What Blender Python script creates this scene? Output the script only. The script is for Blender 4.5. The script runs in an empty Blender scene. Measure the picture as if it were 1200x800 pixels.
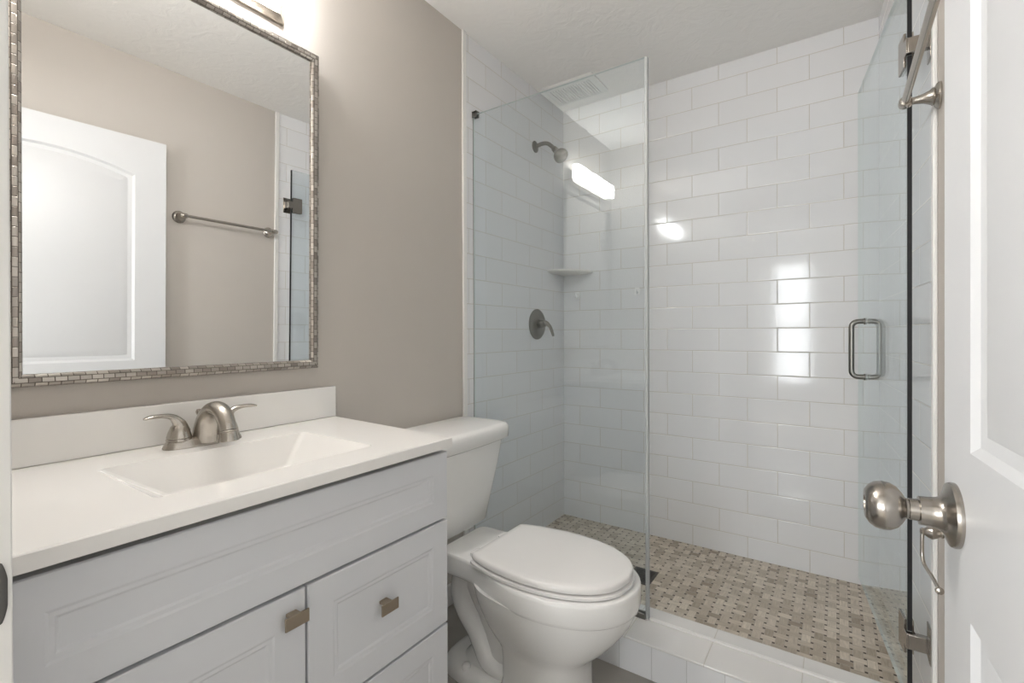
import bpy, bmesh, math, random
from mathutils import Vector, Matrix

# ------------------------------------------------------------------ camera, world, light, exposure
S = bpy.context.scene
COL = S.collection
random.seed(4)
YAW, PITCH, ROLL = math.radians(34.4), math.radians(-0.204), math.radians(-0.196)
FPX, CY = 557.0, 393.0
CAM = Vector((1.3125, 0.0, 1.105))
R0 = Vector((math.cos(YAW), math.sin(YAW), 0))
FW = Vector((-math.sin(YAW) * math.cos(PITCH), math.cos(YAW) * math.cos(PITCH), math.sin(PITCH)))
U0 = R0.cross(FW)
RI = R0 * math.cos(ROLL) + U0 * math.sin(ROLL)
UP = -R0 * math.sin(ROLL) + U0 * math.cos(ROLL)
cd = bpy.data.cameras.new('camera')
cam = bpy.data.objects.new('camera', cd)
COL.objects.link(cam)
cam.matrix_world = Matrix(((RI.x, UP.x, -FW.x, CAM.x), (RI.y, UP.y, -FW.y, CAM.y), (RI.z, UP.z, -FW.z, CAM.z), (0, 0, 0, 1)))
cd.sensor_fit = 'HORIZONTAL'
cd.sensor_width = 36.0
cd.lens = FPX / 1200 * 36.0
cd.shift_y = -(400 - CY) / 1200
cd.clip_start = 0.01
S.camera = cam

W = bpy.data.worlds.new('sky')
S.world = W
W.use_nodes = True
W.node_tree.nodes['Background'].inputs[0].default_value = (0.93, 0.97, 1.0, 1)
W.node_tree.nodes['Background'].inputs[1].default_value = 2.0

def area(name, loc, direction, sx, sy, power, color=(1, 1, 1)):
    l = bpy.data.lights.new(name, 'AREA')
    l.shape = 'RECTANGLE'
    l.size, l.size_y = sx, sy
    l.energy = power
    l.color = color
    o = bpy.data.objects.new(name, l)
    COL.objects.link(o)
    o.location = loc
    o.rotation_euler = Vector(direction).to_track_quat('-Z', 'Z').to_euler()
    return o

area('window_daylight', (0.78, -3.16, 1.25), (0, 1, 0), 0.49, 1.75, 18, (0.95, 0.98, 1.0))
area('added_window_fill', (-0.8, -3.16, 1.35), (0, 1, 0), 1.15, 1.45, 34, (0.95, 0.98, 1.0))  # added fill light at an invented second window, brightens the bathroom
LAMP = 36.0          # emission of the vanity light's glass shades

vs = S.view_settings
S.display_settings.display_device = 'sRGB'
vs.view_transform = 'Standard'
vs.look = 'None'
vs.exposure = 0.86
vs.gamma = 1.0
vs.use_curve_mapping = False
S.cycles.max_bounces = 14
S.cycles.diffuse_bounces = 7
S.cycles.glossy_bounces = 6
S.cycles.transmission_bounces = 8
S.cycles.transparent_max_bounces = 16
S.cycles.use_denoising = True

# ------------------------------------------------------------------ materials
def nt(name):
    m = bpy.data.materials.new(name)
    m.use_nodes = True
    t = m.node_tree
    b = t.nodes['Principled BSDF']
    return m, t, b

def lk(t, a, b):
    t.links.new(a, b)

def node(t, kind, **kw):
    n = t.nodes.new(kind)
    for k, v in kw.items():
        setattr(n, k, v)
    return n

def math_n(t, op, a, b=None, c=None):
    n = node(t, 'ShaderNodeMath', operation=op)
    for i, v in enumerate((a, b, c)):
        if v is None:
            continue
        if isinstance(v, (int, float)):
            n.inputs[i].default_value = v
        else:
            lk(t, v, n.inputs[i])
    return n.outputs[0]

def mix_col(t, f, a, b, mode='MIX'):
    n = node(t, 'ShaderNodeMix', data_type='RGBA', blend_type=mode)
    for i, v in ((0, f), (6, a), (7, b)):
        if isinstance(v, (int, float)):
            n.inputs[i].default_value = v
        elif isinstance(v, tuple):
            n.inputs[i].default_value = v if len(v) == 4 else v + (1,)
        else:
            lk(t, v, n.inputs[i])
    return n.outputs[2]

def objco(t):
    return node(t, 'ShaderNodeTexCoord').outputs['Object']

def uvco(t):
    return node(t, 'ShaderNodeUVMap', uv_map='UVMap').outputs[0]

def bump(t, b, h, strength, dist):
    n = node(t, 'ShaderNodeBump')
    n.inputs['Strength'].default_value = strength
    n.inputs['Distance'].default_value = dist
    lk(t, h, n.inputs['Height'])
    lk(t, n.outputs[0], b.inputs['Normal'])
    return n

def plain(name, col, rough=0.5, metal=0.0, noise=0.02, scale=14.0, bmp=0.0, bscale=200.0, coat=0.0, spec=0.5):
    m, t, b = nt(name)
    n = node(t, 'ShaderNodeTexNoise')
    n.inputs['Scale'].default_value = scale
    n.inputs['Detail'].default_value = 4
    lk(t, objco(t), n.inputs['Vector'])
    c1 = tuple(max(0, x * (1 - noise)) for x in col)
    c2 = tuple(min(1, x * (1 + noise)) for x in col)
    lk(t, mix_col(t, n.outputs[0], c1, c2), b.inputs['Base Color'])
    b.inputs['Roughness'].default_value = rough
    b.inputs['Metallic'].default_value = metal
    b.inputs['Coat Weight'].default_value = coat
    b.inputs['Coat Roughness'].default_value = 0.05
    b.inputs['Specular IOR Level'].default_value = spec
    if bmp:
        n2 = node(t, 'ShaderNodeTexNoise')
        n2.inputs['Scale'].default_value = bscale
        n2.inputs['Detail'].default_value = 5
        lk(t, objco(t), n2.inputs['Vector'])
        bump(t, b, n2.outputs[0], bmp, 0.002)
    return m

def tile_mat(name, col, grout, bw, bh, rough=0.09, mortar=0.0016, offset=0.5, vary=0.03):
    m, t, b = nt(name)
    br = node(t, 'ShaderNodeTexBrick')
    br.offset = offset
    br.offset_frequency = 2
    br.inputs['Scale'].default_value = 1.0
    br.inputs['Mortar Size'].default_value = mortar
    br.inputs['Mortar Smooth'].default_value = 0.35
    br.inputs['Bias'].default_value = 0.0
    br.inputs['Brick Width'].default_value = bw
    br.inputs['Row Height'].default_value = bh
    br.inputs['Color1'].default_value = tuple(c * (1 - vary) for c in col) + (1,)
    br.inputs['Color2'].default_value = col + (1,)
    br.inputs['Mortar'].default_value = grout + (1,)
    uv = uvco(t)
    lk(t, uv, br.inputs['Vector'])
    lk(t, br.outputs['Color'], b.inputs['Base Color'])
    r = math_n(t, 'MULTIPLY_ADD', br.outputs['Fac'], 0.6, rough)
    lk(t, r, b.inputs['Roughness'])
    w = node(t, 'ShaderNodeTexNoise')
    w.inputs['Scale'].default_value = 9.0
    w.inputs['Detail'].default_value = 1.0
    lk(t, uv, w.inputs['Vector'])
    br2 = node(t, 'ShaderNodeTexBrick')
    br2.offset = offset
    br2.offset_frequency = 2
    for k in ('Scale', 'Brick Width', 'Row Height', 'Bias'):
        br2.inputs[k].default_value = br.inputs[k].default_value
    br2.inputs['Mortar Size'].default_value = mortar * 2.4
    br2.inputs['Mortar Smooth'].default_value = 1.0
    lk(t, uv, br2.inputs['Vector'])
    h = math_n(t, 'ADD', math_n(t, 'MULTIPLY', br2.outputs['Fac'], -1.0), math_n(t, 'MULTIPLY', w.outputs[0], 0.35))
    bump(t, b, h, 0.35, 0.0018)
    return m

M = {}
M['paint'] = plain('greige_wall_paint', (0.555, 0.517, 0.476), 0.75, noise=0.012, bmp=0.12, bscale=260, spec=0.3)
M['trim'] = plain('white_trim_paint', (0.83, 0.82, 0.80), 0.35, noise=0.01)
M['door'] = plain('white_door_paint', (0.69, 0.695, 0.705), 0.38, noise=0.01, bmp=0.05, bscale=160)
M['cabinet'] = plain('white_cabinet_lacquer', (0.68, 0.69, 0.715), 0.32, noise=0.01)
M['counter'] = plain('white_cultured_marble', (0.86, 0.845, 0.82), 0.12, noise=0.012, scale=5)
M['china'] = plain('white_vitreous_china', (0.84, 0.835, 0.82), 0.07, noise=0.006)
M['seat'] = plain('white_seat_plastic', (0.82, 0.805, 0.79), 0.2, noise=0.006)
M['nickel'] = plain('brushed_nickel', (0.50, 0.465, 0.42), 0.27, 1.0, noise=0.05, scale=90)
M['nickel_dark'] = plain('satin_nickel_grey', (0.26, 0.25, 0.23), 0.30, 1.0, noise=0.05, scale=90)
M['knob'] = plain('satin_nickel_knob', (0.40, 0.37, 0.335), 0.24, 1.0, noise=0.05, scale=60)
M['grate'] = plain('dark_bronze_grate', (0.14, 0.13, 0.12), 0.4, 0.8, noise=0.08, scale=60)
M['plate'] = plain('aged_dark_metal', (0.13, 0.125, 0.12), 0.4, 1.0, noise=0.05)
M['bronze'] = plain('champagne_bronze_pull', (0.42, 0.35, 0.27), 0.38, 1.0, noise=0.06, scale=120)
M['black'] = plain('black_rubber', (0.012, 0.012, 0.014), 0.45, noise=0.1)
M['shelf'] = plain('ivory_shelf_stone', (0.88, 0.87, 0.84), 0.2, noise=0.02)
M['hook'] = plain('glossy_white_plastic', (0.90, 0.90, 0.90), 0.08, noise=0.01)
M['vent'] = plain('white_vent_plastic', (0.80, 0.80, 0.78), 0.4, noise=0.01)
M['dark'] = plain('painted_void_shade', (0.03, 0.03, 0.03), 0.8, noise=0.1)  # near-black colour standing in for the shade under the drain grate
M['carpet'] = plain('beige_bedroom_carpet', (0.66, 0.62, 0.57), 0.95, noise=0.15, scale=300)
M['bedroom'] = plain('pale_bedroom_paint', (0.84, 0.83, 0.81), 0.8, noise=0.01)
TILE, GROUT = (0.83, 0.835, 0.85), (0.60, 0.575, 0.53)
M['tile'] = tile_mat('white_subway_tile', TILE, GROUT, 0.2465, 0.1083)
M['curb_tile'] = tile_mat('white_curb_tile', TILE, (0.60, 0.60, 0.60), 0.1083, 0.5, offset=0.0)
M['curb_top'] = tile_mat('white_curb_top_tile', (0.80, 0.79, 0.775), GROUT, 0.2465, 0.5, offset=0.0)

# ceiling: faint swirled knock-down texture
m, t, b = nt('white_swirl_ceiling')
b.inputs['Base Color'].default_value = (0.80, 0.785, 0.765, 1)
b.inputs['Roughness'].default_value = 0.85
n = node(t, 'ShaderNodeTexNoise')
n.inputs['Scale'].default_value = 13
n.inputs['Detail'].default_value = 7
n.inputs['Distortion'].default_value = 2.2
lk(t, objco(t), n.inputs['Vector'])
lk(t, mix_col(t, n.outputs[0], (0.88, 0.865, 0.84), (0.91, 0.895, 0.87)), b.inputs['Base Color'])
bump(t, b, n.outputs[0], 0.32, 0.008)
M['ceiling'] = m

# bathroom floor: large greige porcelain
m, t, b = nt('greige_porcelain_floor')
br = node(t, 'ShaderNodeTexBrick')
br.offset = 0.33
br.inputs['Scale'].default_value = 1
br.inputs['Brick Width'].default_value = 0.6
br.inputs['Row Height'].default_value = 0.3
br.inputs['Mortar Size'].default_value = 0.002
br.inputs['Color1'].default_value = (0.40, 0.375, 0.34, 1)
br.inputs['Color2'].default_value = (0.44, 0.41, 0.375, 1)
br.inputs['Mortar'].default_value = (0.30, 0.28, 0.26, 1)
uv = uvco(t)
lk(t, uv, br.inputs['Vector'])
n = node(t, 'ShaderNodeTexNoise')
n.inputs['Scale'].default_value = 7
n.inputs['Detail'].default_value = 8
lk(t, uv, n.inputs['Vector'])
lk(t, mix_col(t, 1.0, br.outputs['Color'], mix_col(t, n.outputs[0], (0.72, 0.72, 0.72), (1.0, 1.0, 1.0)), 'MULTIPLY'), b.inputs['Base Color'])
b.inputs['Roughness'].default_value = 0.4
M['floor'] = m

# shower floor: basketweave marble mosaic with small dark dots
def mosaic():
    P, WD, LN = 0.0362, 0.0272, 0.0448       # pitch, strip width, strip length
    m, t, b = nt('basketweave_marble_mosaic')
    uv = uvco(t)
    sep = node(t, 'ShaderNodeSeparateXYZ')
    lk(t, uv, sep.inputs[0])
    x = math_n(t, 'DIVIDE', sep.outputs[0], P)
    y = math_n(t, 'DIVIDE', sep.outputs[1], P)
    def cell(ix_off, iy_off):
        ix = math_n(t, 'ADD', math_n(t, 'FLOOR', x), ix_off)
        iy = math_n(t, 'ADD', math_n(t, 'FLOOR', y), iy_off)
        lx = math_n(t, 'MULTIPLY', math_n(t, 'SUBTRACT', x, math_n(t, 'ADD', ix, 0.5)), P)
        ly = math_n(t, 'MULTIPLY', math_n(t, 'SUBTRACT', y, math_n(t, 'ADD', iy, 0.5)), P)
        par = math_n(t, 'FLOORED_MODULO', math_n(t, 'ADD', ix, iy), 2.0)   # 0 -> lies along x, 1 -> lies along y
        hx = math_n(t, 'MULTIPLY_ADD', par, (WD - LN) / 2, LN / 2)
        hy = math_n(t, 'MULTIPLY_ADD', par, (LN - WD) / 2, WD / 2)
        g = 0.0008
        d = math_n(t, 'MAXIMUM', math_n(t, 'SUBTRACT', math_n(t, 'ABSOLUTE', lx), hx), math_n(t, 'SUBTRACT', math_n(t, 'ABSOLUTE', ly), hy))
        inside = math_n(t, 'LESS_THAN', d, -g)
        key = math_n(t, 'MULTIPLY_ADD', ix, 17.13, math_n(t, 'MULTIPLY', iy, 91.7))
        return inside, key, par
    tot_in, key, par = None, None, None
    for ox, oy in ((0, 0), (1, 0), (-1, 0), (0, 1), (0, -1)):
        i, k, p = cell(ox, oy)
        if tot_in is None:
            tot_in, key, par = i, math_n(t, 'MULTIPLY', i, k), math_n(t, 'MULTIPLY', i, p)
        else:
            tot_in = math_n(t, 'MAXIMUM', tot_in, i)
            key = math_n(t, 'MULTIPLY_ADD', i, k, key)
            par = math_n(t, 'MULTIPLY_ADD', i, p, par)
    # dots sit at the corners of the lattice
    fx = math_n(t, 'ABSOLUTE', math_n(t, 'SUBTRACT', x, math_n(t, 'ROUND', x)))
    fy = math_n(t, 'ABSOLUTE', math_n(t, 'SUBTRACT', y, math_n(t, 'ROUND', y)))
    dot = math_n(t, 'LESS_THAN', math_n(t, 'MAXIMUM', fx, fy), (LN - WD) / 4 * 0.92 / P)
    wn = node(t, 'ShaderNodeTexWhiteNoise', noise_dimensions='1D')
    lk(t, key, wn.inputs['W'])
    ramp = node(t, 'ShaderNodeValToRGB')
    e = ramp.color_ramp.elements
    e[0].position, e[0].color = 0.0, (0.34, 0.275, 0.21, 1)
    e[1].position, e[1].color = 1.0, (0.70, 0.635, 0.54, 1)
    for pos, c in ((0.12, (0.46, 0.395, 0.315, 1)), (0.35, (0.55, 0.485, 0.40, 1)), (0.7, (0.64, 0.57, 0.485, 1))):
        k = e.new(pos)
        k.color = c
    lk(t, wn.outputs['Value'], ramp.inputs[0])
    # grain along each strip
    ns = node(t, 'ShaderNodeTexNoise')
    mp = node(t, 'ShaderNodeMapping')
    mp.inputs['Scale'].default_value = (25, 160, 1)
    lk(t, uv, mp.inputs[0])
    lk(t, mp.outputs[0], ns.inputs['Vector'])
    ns.inputs['Scale'].default_value = 1
    ns.inputs['Detail'].default_value = 4
    ns2 = node(t, 'ShaderNodeTexNoise')
    mp2 = node(t, 'ShaderNodeMapping')
    mp2.inputs['Scale'].default_value = (160, 25, 1)
    lk(t, uv, mp2.inputs[0])
    lk(t, mp2.outputs[0], ns2.inputs['Vector'])
    ns2.inputs['Scale'].default_value = 1
    ns2.inputs['Detail'].default_value = 4
    grain = mix_col(t, par, mix_col(t, ns.outputs[0], (0.62, 0.60, 0.57), (1.32, 1.32, 1.32)),
                    mix_col(t, ns2.outputs[0], (0.62, 0.60, 0.57), (1.32, 1.32, 1.32)))
    strip = mix_col(t, 1.0, ramp.outputs[0], grain, 'MULTIPLY')
    c = mix_col(t, tot_in, (0.47, 0.42, 0.35), strip)
    c = mix_col(t, dot, c, (0.075, 0.05, 0.036))
    lk(t, c, b.inputs['Base Color'])
    b.inputs['Roughness'].default_value = 0.35
    bump(t, b, tot_in, 0.4, 0.001)
    return m
M['mosaic'] = mosaic()

# clear thin glass: straight-through with Fresnel reflection (the same for every ray)
def glass_mat(name, tint, ior=1.5):
    m, t, b = nt(name)
    t.nodes.remove(b)
    out = [x for x in t.nodes if x.type == 'OUTPUT_MATERIAL'][0]
    tr = node(t, 'ShaderNodeBsdfTransparent')
    tr.inputs[0].default_value = tint + (1,)
    gl = node(t, 'ShaderNodeBsdfGlossy')
    gl.inputs['Roughness'].default_value = 0.0
    gl.inputs['Color'].default_value = (0.95, 0.98, 0.98, 1)
    geo = node(t, 'ShaderNodeNewGeometry')
    mi = node(t, 'ShaderNodeMix')
    lk(t, geo.outputs['Backfacing'], mi.inputs[0])
    mi.inputs[2].default_value = ior
    mi.inputs[3].default_value = 1 / ior
    fr = node(t, 'ShaderNodeFresnel')
    lk(t, mi.outputs[0], fr.inputs['IOR'])
    ms = node(t, 'ShaderNodeMixShader')
    lk(t, fr.outputs[0], ms.inputs[0])
    lk(t, tr.outputs[0], ms.inputs[1])
    lk(t, gl.outputs[0], ms.inputs[2])
    lk(t, ms.outputs[0], out.inputs[0])
    return m
M['glass'] = glass_mat('clear_shower_glass', (0.958, 0.98, 0.99))
M['clear'] = glass_mat('clear_plastic', (0.93, 0.95, 0.95))
M['vinyl'] = plain('pale_clear_vinyl', (0.44, 0.46, 0.46), 0.14, noise=0.02)
M['glass_edge'] = plain('polished_glass_edge', (0.66, 0.72, 0.71), 0.12, noise=0.05)

m, t, b = nt('silvered_mirror')
b.inputs['Base Color'].default_value = (0.90, 0.905, 0.90, 1)
b.inputs['Metallic'].default_value = 1.0
n = node(t, 'ShaderNodeTexNoise')
lk(t, objco(t), n.inputs['Vector'])
lk(t, math_n(t, 'MULTIPLY', n.outputs[0], 0.004), b.inputs['Roughness'])
M['mirror'] = m

# mirror frame: woven rows of little silver blocks
m, t, b = nt('woven_silver_frame')
br = node(t, 'ShaderNodeTexBrick')
br.offset = 0.5
br.inputs['Scale'].default_value = 1
br.inputs['Brick Width'].default_value = 0.019
br.inputs['Row Height'].default_value = 0.0100
br.inputs['Mortar Size'].default_value = 0.0011
br.inputs['Mortar Smooth'].default_value = 0.6
br.inputs['Color1'].default_value = (0.30, 0.265, 0.235, 1)
br.inputs['Color2'].default_value = (0.60, 0.56, 0.51, 1)
br.inputs['Mortar'].default_value = (0.16, 0.14, 0.12, 1)
lk(t, uvco(t), br.inputs['Vector'])
lk(t, br.outputs['Color'], b.inputs['Base Color'])
b.inputs['Metallic'].default_value = 0.75
b.inputs['Roughness'].default_value = 0.36
bump(t, b, math_n(t, 'MULTIPLY', br.outputs['Fac'], -1), 0.9, 0.003)
M['frame'] = m

def emit_mat(name, col, s):
    m, t, b = nt(name)
    b.inputs['Base Color'].default_value = (0.9, 0.9, 0.9, 1)
    n = node(t, 'ShaderNodeTexNoise')
    n.inputs['Scale'].default_value = 3
    lk(t, objco(t), n.inputs['Vector'])
    lk(t, mix_col(t, n.outputs[0], tuple(c * 0.97 for c in col), col), b.inputs['Emission Color'])
    b.inputs['Emission Strength'].default_value = s
    return m
M['shade'] = emit_mat('lit_frosted_glass', (1.0, 0.993, 0.98), LAMP)

# ------------------------------------------------------------------ mesh helpers
def wloc(o):
    v = Vector((0, 0, 0))
    while o is not None:
        v += o.location
        o = o.parent
    return v

def obj(name, bm, mat, parent=None, loc=None, smooth=True, ang=35, bevel=0.0, seg=2, sub=0):
    bmesh.ops.remove_doubles(bm, verts=bm.verts, dist=1e-6)
    bmesh.ops.recalc_face_normals(bm, faces=bm.faces)
    base = wloc(parent) if parent else Vector((0, 0, 0))
    if loc is not None:
        base = base * 0 + Vector(loc)
    bm.transform(Matrix.Translation(-base))
    for f in bm.faces:
        f.smooth = smooth
    if smooth and not sub:
        for e in bm.edges:
            if len(e.link_faces) == 2 and e.calc_face_angle(0) > math.radians(ang):
                e.smooth = False
    me = bpy.data.meshes.new(name)
    bm.to_mesh(me)
    bm.free()
    for mm in (mat if isinstance(mat, (list, tuple)) else [mat]):
        me.materials.append(mm)
    o = bpy.data.objects.new(name, me)
    COL.objects.link(o)
    if parent:
        o.parent = parent
        o.location = (0, 0, 0)
    elif loc is not None:
        o.location = loc
    if bevel:
        md = o.modifiers.new('bevel', 'BEVEL')
        md.width = bevel
        md.segments = seg
        md.limit_method = 'ANGLE'
        md.angle_limit = math.radians(40)
        md.harden_normals = False
    if sub:
        md = o.modifiers.new('subdivision', 'SUBSURF')
        md.levels = md.render_levels = sub
    return o

def thing(name, label, cat, loc, group=None):
    o = bpy.data.objects.new(name, None)
    COL.objects.link(o)
    o.location = loc
    o.empty_display_size = 0.05
    o['label'] = label
    o['category'] = cat
    if group:
        o['group'] = group
    return o

def tag(o, label, cat, group=None):
    o['label'] = label
    o['category'] = cat
    if group:
        o['group'] = group
    return o

def struct(name, bm, mat, parent=None, **kw):
    o = obj(name, bm, mat, parent, **kw)
    if parent is None:
        o['kind'] = 'structure'
    return o

def box(bm, x0, x1, y0, y1, z0, z1):
    v = [bm.verts.new(p) for p in ((x0, y0, z0), (x1, y0, z0), (x1, y1, z0), (x0, y1, z0), (x0, y0, z1), (x1, y0, z1), (x1, y1, z1), (x0, y1, z1))]
    fs = []
    for q in ((0, 3, 2, 1), (4, 5, 6, 7), (0, 1, 5, 4), (1, 2, 6, 5), (2, 3, 7, 6), (3, 0, 4, 7)):
        fs.append(bm.faces.new([v[i] for i in q]))
    return fs

def bx(*a):
    bm = bmesh.new()
    box(bm, *a)
    return bm

def loft(bm, rings, cap0=True, cap1=True, closed=True):
    vr = [[bm.verts.new(p) for p in r] for r in rings]
    n = len(vr[0])
    for a, b in zip(vr[:-1], vr[1:]):
        for i in range(n if closed else n - 1):
            j = (i + 1) % n
            bm.faces.new((a[i], a[j], b[j], b[i]))
    if cap0:
        bm.faces.new(list(reversed(vr[0])))
    if cap1:
        bm.faces.new(vr[-1])
    return vr

def frame_of(d):
    d = d.normalized()
    a = Vector((0, 0, 1)) if abs(d.z) < 0.95 else Vector((1, 0, 0))
    s = d.cross(a).normalized()
    return s, s.cross(d).normalized()

def lathe(bm, origin, axis, prof, n=32):
    o = Vector(origin)
    d = Vector(axis).normalized()
    s, u = frame_of(d)
    rings = []
    for h, r in prof:
        rings.append([o + d * h + (s * math.cos(2 * math.pi * i / n) + u * math.sin(2 * math.pi * i / n)) * max(r, 1e-5) for i in range(n)])
    loft(bm, rings)
    return bm

def spline(pts, k=6):
    out = []
    n = len(pts)
    P = [Vector(p) for p in pts]
    for i in range(n - 1):
        p0, p1, p2, p3 = P[max(i - 1, 0)], P[i], P[i + 1], P[min(i + 2, n - 1)]
        for j in range(k):
            s = j / k
            out.append(0.5 * ((2 * p1) + (p2 - p0) * s + (2 * p0 - 5 * p1 + 4 * p2 - p3) * s * s + (3 * p1 - p0 - 3 * p2 + p3) * s ** 3))
    out.append(P[-1])
    return out

def tube(bm, pts, radii, n=16, k=6, side=None, flat=None):
    """tube through pts; radii per control point; flat = height/width ratio per control point (side = fixed width axis)"""
    P = spline(pts, k) if k > 1 else [Vector(p) for p in pts]
    m = len(pts)
    def interp(L, i):
        q = i / (k if k > 1 else 1)
        a = int(min(math.floor(q), m - 1))
        b2 = min(a + 1, m - 1)
        return L[a] + (L[b2] - L[a]) * (q - a)
    if not isinstance(radii, (list, tuple)):
        radii = [radii] * m
    if flat is None:
        flat = [1.0] * m
    rings = []
    ps = None
    for i, p in enumerate(P):
        d = (P[min(i + 1, len(P) - 1)] - P[max(i - 1, 0)]).normalized()
        if side is not None:
            s = Vector(side)
            s = (s - d * s.dot(d)).normalized()
        elif ps is None:
            s = frame_of(d)[0]
        else:
            s = (ps - d * ps.dot(d)).normalized()
        ps = s
        u = s.cross(d).normalized()
        r = interp(radii, i)
        h = r * interp(flat, i)
        rings.append([p + s * math.cos(2 * math.pi * j / n) * r + u * math.sin(2 * math.pi * j / n) * h for j in range(n)])
    loft(bm, rings)
    return bm

def rrect(x0, x1, y0, y1, r, z, n=6):
    pts = []
    for cx, cy, a0 in ((x1 - r, y1 - r, 0), (x0 + r, y1 - r, 90), (x0 + r, y0 + r, 180), (x1 - r, y0 + r, 270)):
        for i in range(n + 1):
            a = math.radians(a0 + 90 * i / n)
            pts.append((cx + r * math.cos(a), cy + r * math.sin(a), z))
    return pts

def quad_uv(bm, pts, uvs):
    uvl = bm.loops.layers.uv.get('UVMap') or bm.loops.layers.uv.new('UVMap')
    f = bm.faces.new([bm.verts.new(p) for p in pts])
    for l, w in zip(f.loops, uvs):
        l[uvl].uv = w
    return f

def box_uv(bm, x0, x1, y0, y1, z0, z1, du=0.0, dv=0.0):
    """box whose faces carry metre UVs: x/z on the faces across y, y/z on the faces across x, x/y on top and bottom"""
    uvl = bm.loops.layers.uv.get('UVMap') or bm.loops.layers.uv.new('UVMap')
    for f in box(bm, x0, x1, y0, y1, z0, z1):
        f.normal_update()
        nx, ny, nz = (abs(c) for c in f.normal)
        for l in f.loops:
            c = l.vert.co
            if nz > 0.5:
                l[uvl].uv = (c.x - du, c.y - dv)
            elif ny > 0.5:
                l[uvl].uv = (c.x - du, c.z - dv)
            else:
                l[uvl].uv = (c.y - du, c.z - dv)
    return bm

# ------------------------------------------------------------------ the room
CEIL = 2.392
YB = 2.45            # tiled back wall of the shower
YT = 1.562           # where the tile starts on the side walls
YF = 0.100           # inner face of the wall with the doorway
XR = 1.515           # painted right wall
XRB = 1.4525         # right wall at the back corner (the wall runs slightly in)
ZS = 0.055           # shower floor
ZV = 0.0445          # tile course line

bm = bmesh.new()
box_uv(bm, -0.1, XR + 0.1, -0.02, 1.52, -0.06, 0.0)
struct('floor', bm, M['floor'], smooth=False)
struct('ceiling', bx(-0.1, XR + 0.1, -0.12, YB + 0.1, CEIL, CEIL + 0.08), M['ceiling'], smooth=False)
struct('wall_left', bx(-0.10, 0.0, -0.02, YT, -0.06, CEIL), M['paint'], smooth=False)
struct('wall_right', bx(XR, XR + 0.10, -0.02, YT, -0.06, CEIL), M['paint'], smooth=False)

# tiled shower walls
bm = bmesh.new()
box_uv(bm, -0.10, 0.0, YT, YB + 0.10, -0.06, CEIL, du=0.11, dv=ZV)
struct('wall_left_tiled', bm, M['tile'], smooth=False)
bm = bmesh.new()
box_uv(bm, 0.0, XRB + 0.16, YB, YB + 0.10, -0.06, CEIL, du=0.1027, dv=ZV)
struct('wall_back', bm, M['tile'], smooth=False)
bm = bmesh.new()
p0, p1 = (XR, YT), (XRB, YB)
L = math.dist(p0, p1)
quad_uv(bm, [(p0[0], p0[1], -0.06), (p1[0], p1[1], -0.06), (p1[0], p1[1], CEIL), (p0[0], p0[1], CEIL)],
        [(0.07, -0.06 - ZV), (L + 0.07, -0.06 - ZV), (L + 0.07, CEIL - ZV), (0.07, CEIL - ZV)])
quad_uv(bm, [(XR + 0.1, p0[1], -0.06), (XR + 0.1, p1[1], -0.06), (XR + 0.1, p1[1], CEIL), (XR + 0.1, p0[1], CEIL)], [(0, 0)] * 4)
quad_uv(bm, [(p0[0], p0[1], -0.06), (XR + 0.1, p0[1], -0.06), (XR + 0.1, p0[1], CEIL), (p0[0], p0[1], CEIL)], [(0, 0)] * 4)
struct('wall_right_tiled', bm, M['tile'], smooth=False)
# white edging where the tile meets the paint
struct('trim_1', bx(0.0, 0.010, YT - 0.019, YT + 0.004, 0.0, CEIL), M['trim'], bevel=0.003)
struct('trim_2', bx(XR - 0.010, XR, YT - 0.020, YT + 0.004, 0.0, CEIL), M['trim'], bevel=0.003)

# shower floor and curb
bm = bmesh.new()
box_uv(bm, 0.0, XR, 1.68, YB, -0.06, ZS, du=0.01, dv=0.015)
struct('floor_shower', bm, M['mosaic'], smooth=False)
CF, CB, CZ = 1.4945, 1.70, 0.1135
bm = bmesh.new()
box_uv(bm, 0.0, XR, CF, CB, -0.06, CZ - 0.008, du=0.7148 - 0.1083, dv=-0.2)
cb = struct('trim_3', bm, M['curb_tile'], smooth=False)
bm = bmesh.new()
box_uv(bm, 0.0, XR, CF - 0.003, CB + 0.002, CZ - 0.008, CZ, du=0.735, dv=1.3)
struct('trim_4', bm, M['curb_top'], bevel=0.0025)

# wall with the doorway, its casing and jambs (the camera stands in the opening)
DX0, DX1, DZ = 0.688, 1.515, 2.06
bm = bmesh.new()
box(bm, -0.10, DX0 - 0.02, -0.02, YF - 0.012, -0.06, CEIL)
box(bm, DX0 - 0.02, DX1 + 0.1, -0.02, YF - 0.012, DZ, CEIL)
struct('wall_front', bm, M['paint'], smooth=False)
JX = DX0
struct('trim_5', bx(JX - 0.02, JX, -0.035, YF, 0, DZ), M['trim'], bevel=0.0015)
struct('trim_6', bx(JX, DX1, -0.035, YF, DZ, DZ + 0.02), M['trim'], bevel=0.0015)
struct('baseboard_left', bx(0.0, 0.012, 0.93, YT - 0.03, 0, 0.085), M['trim'], bevel=0.003)
struct('baseboard_right', bx(XR - 0.012, XR, 0.98, YT - 0.03, 0, 0.085), M['trim'], bevel=0.003)

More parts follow.
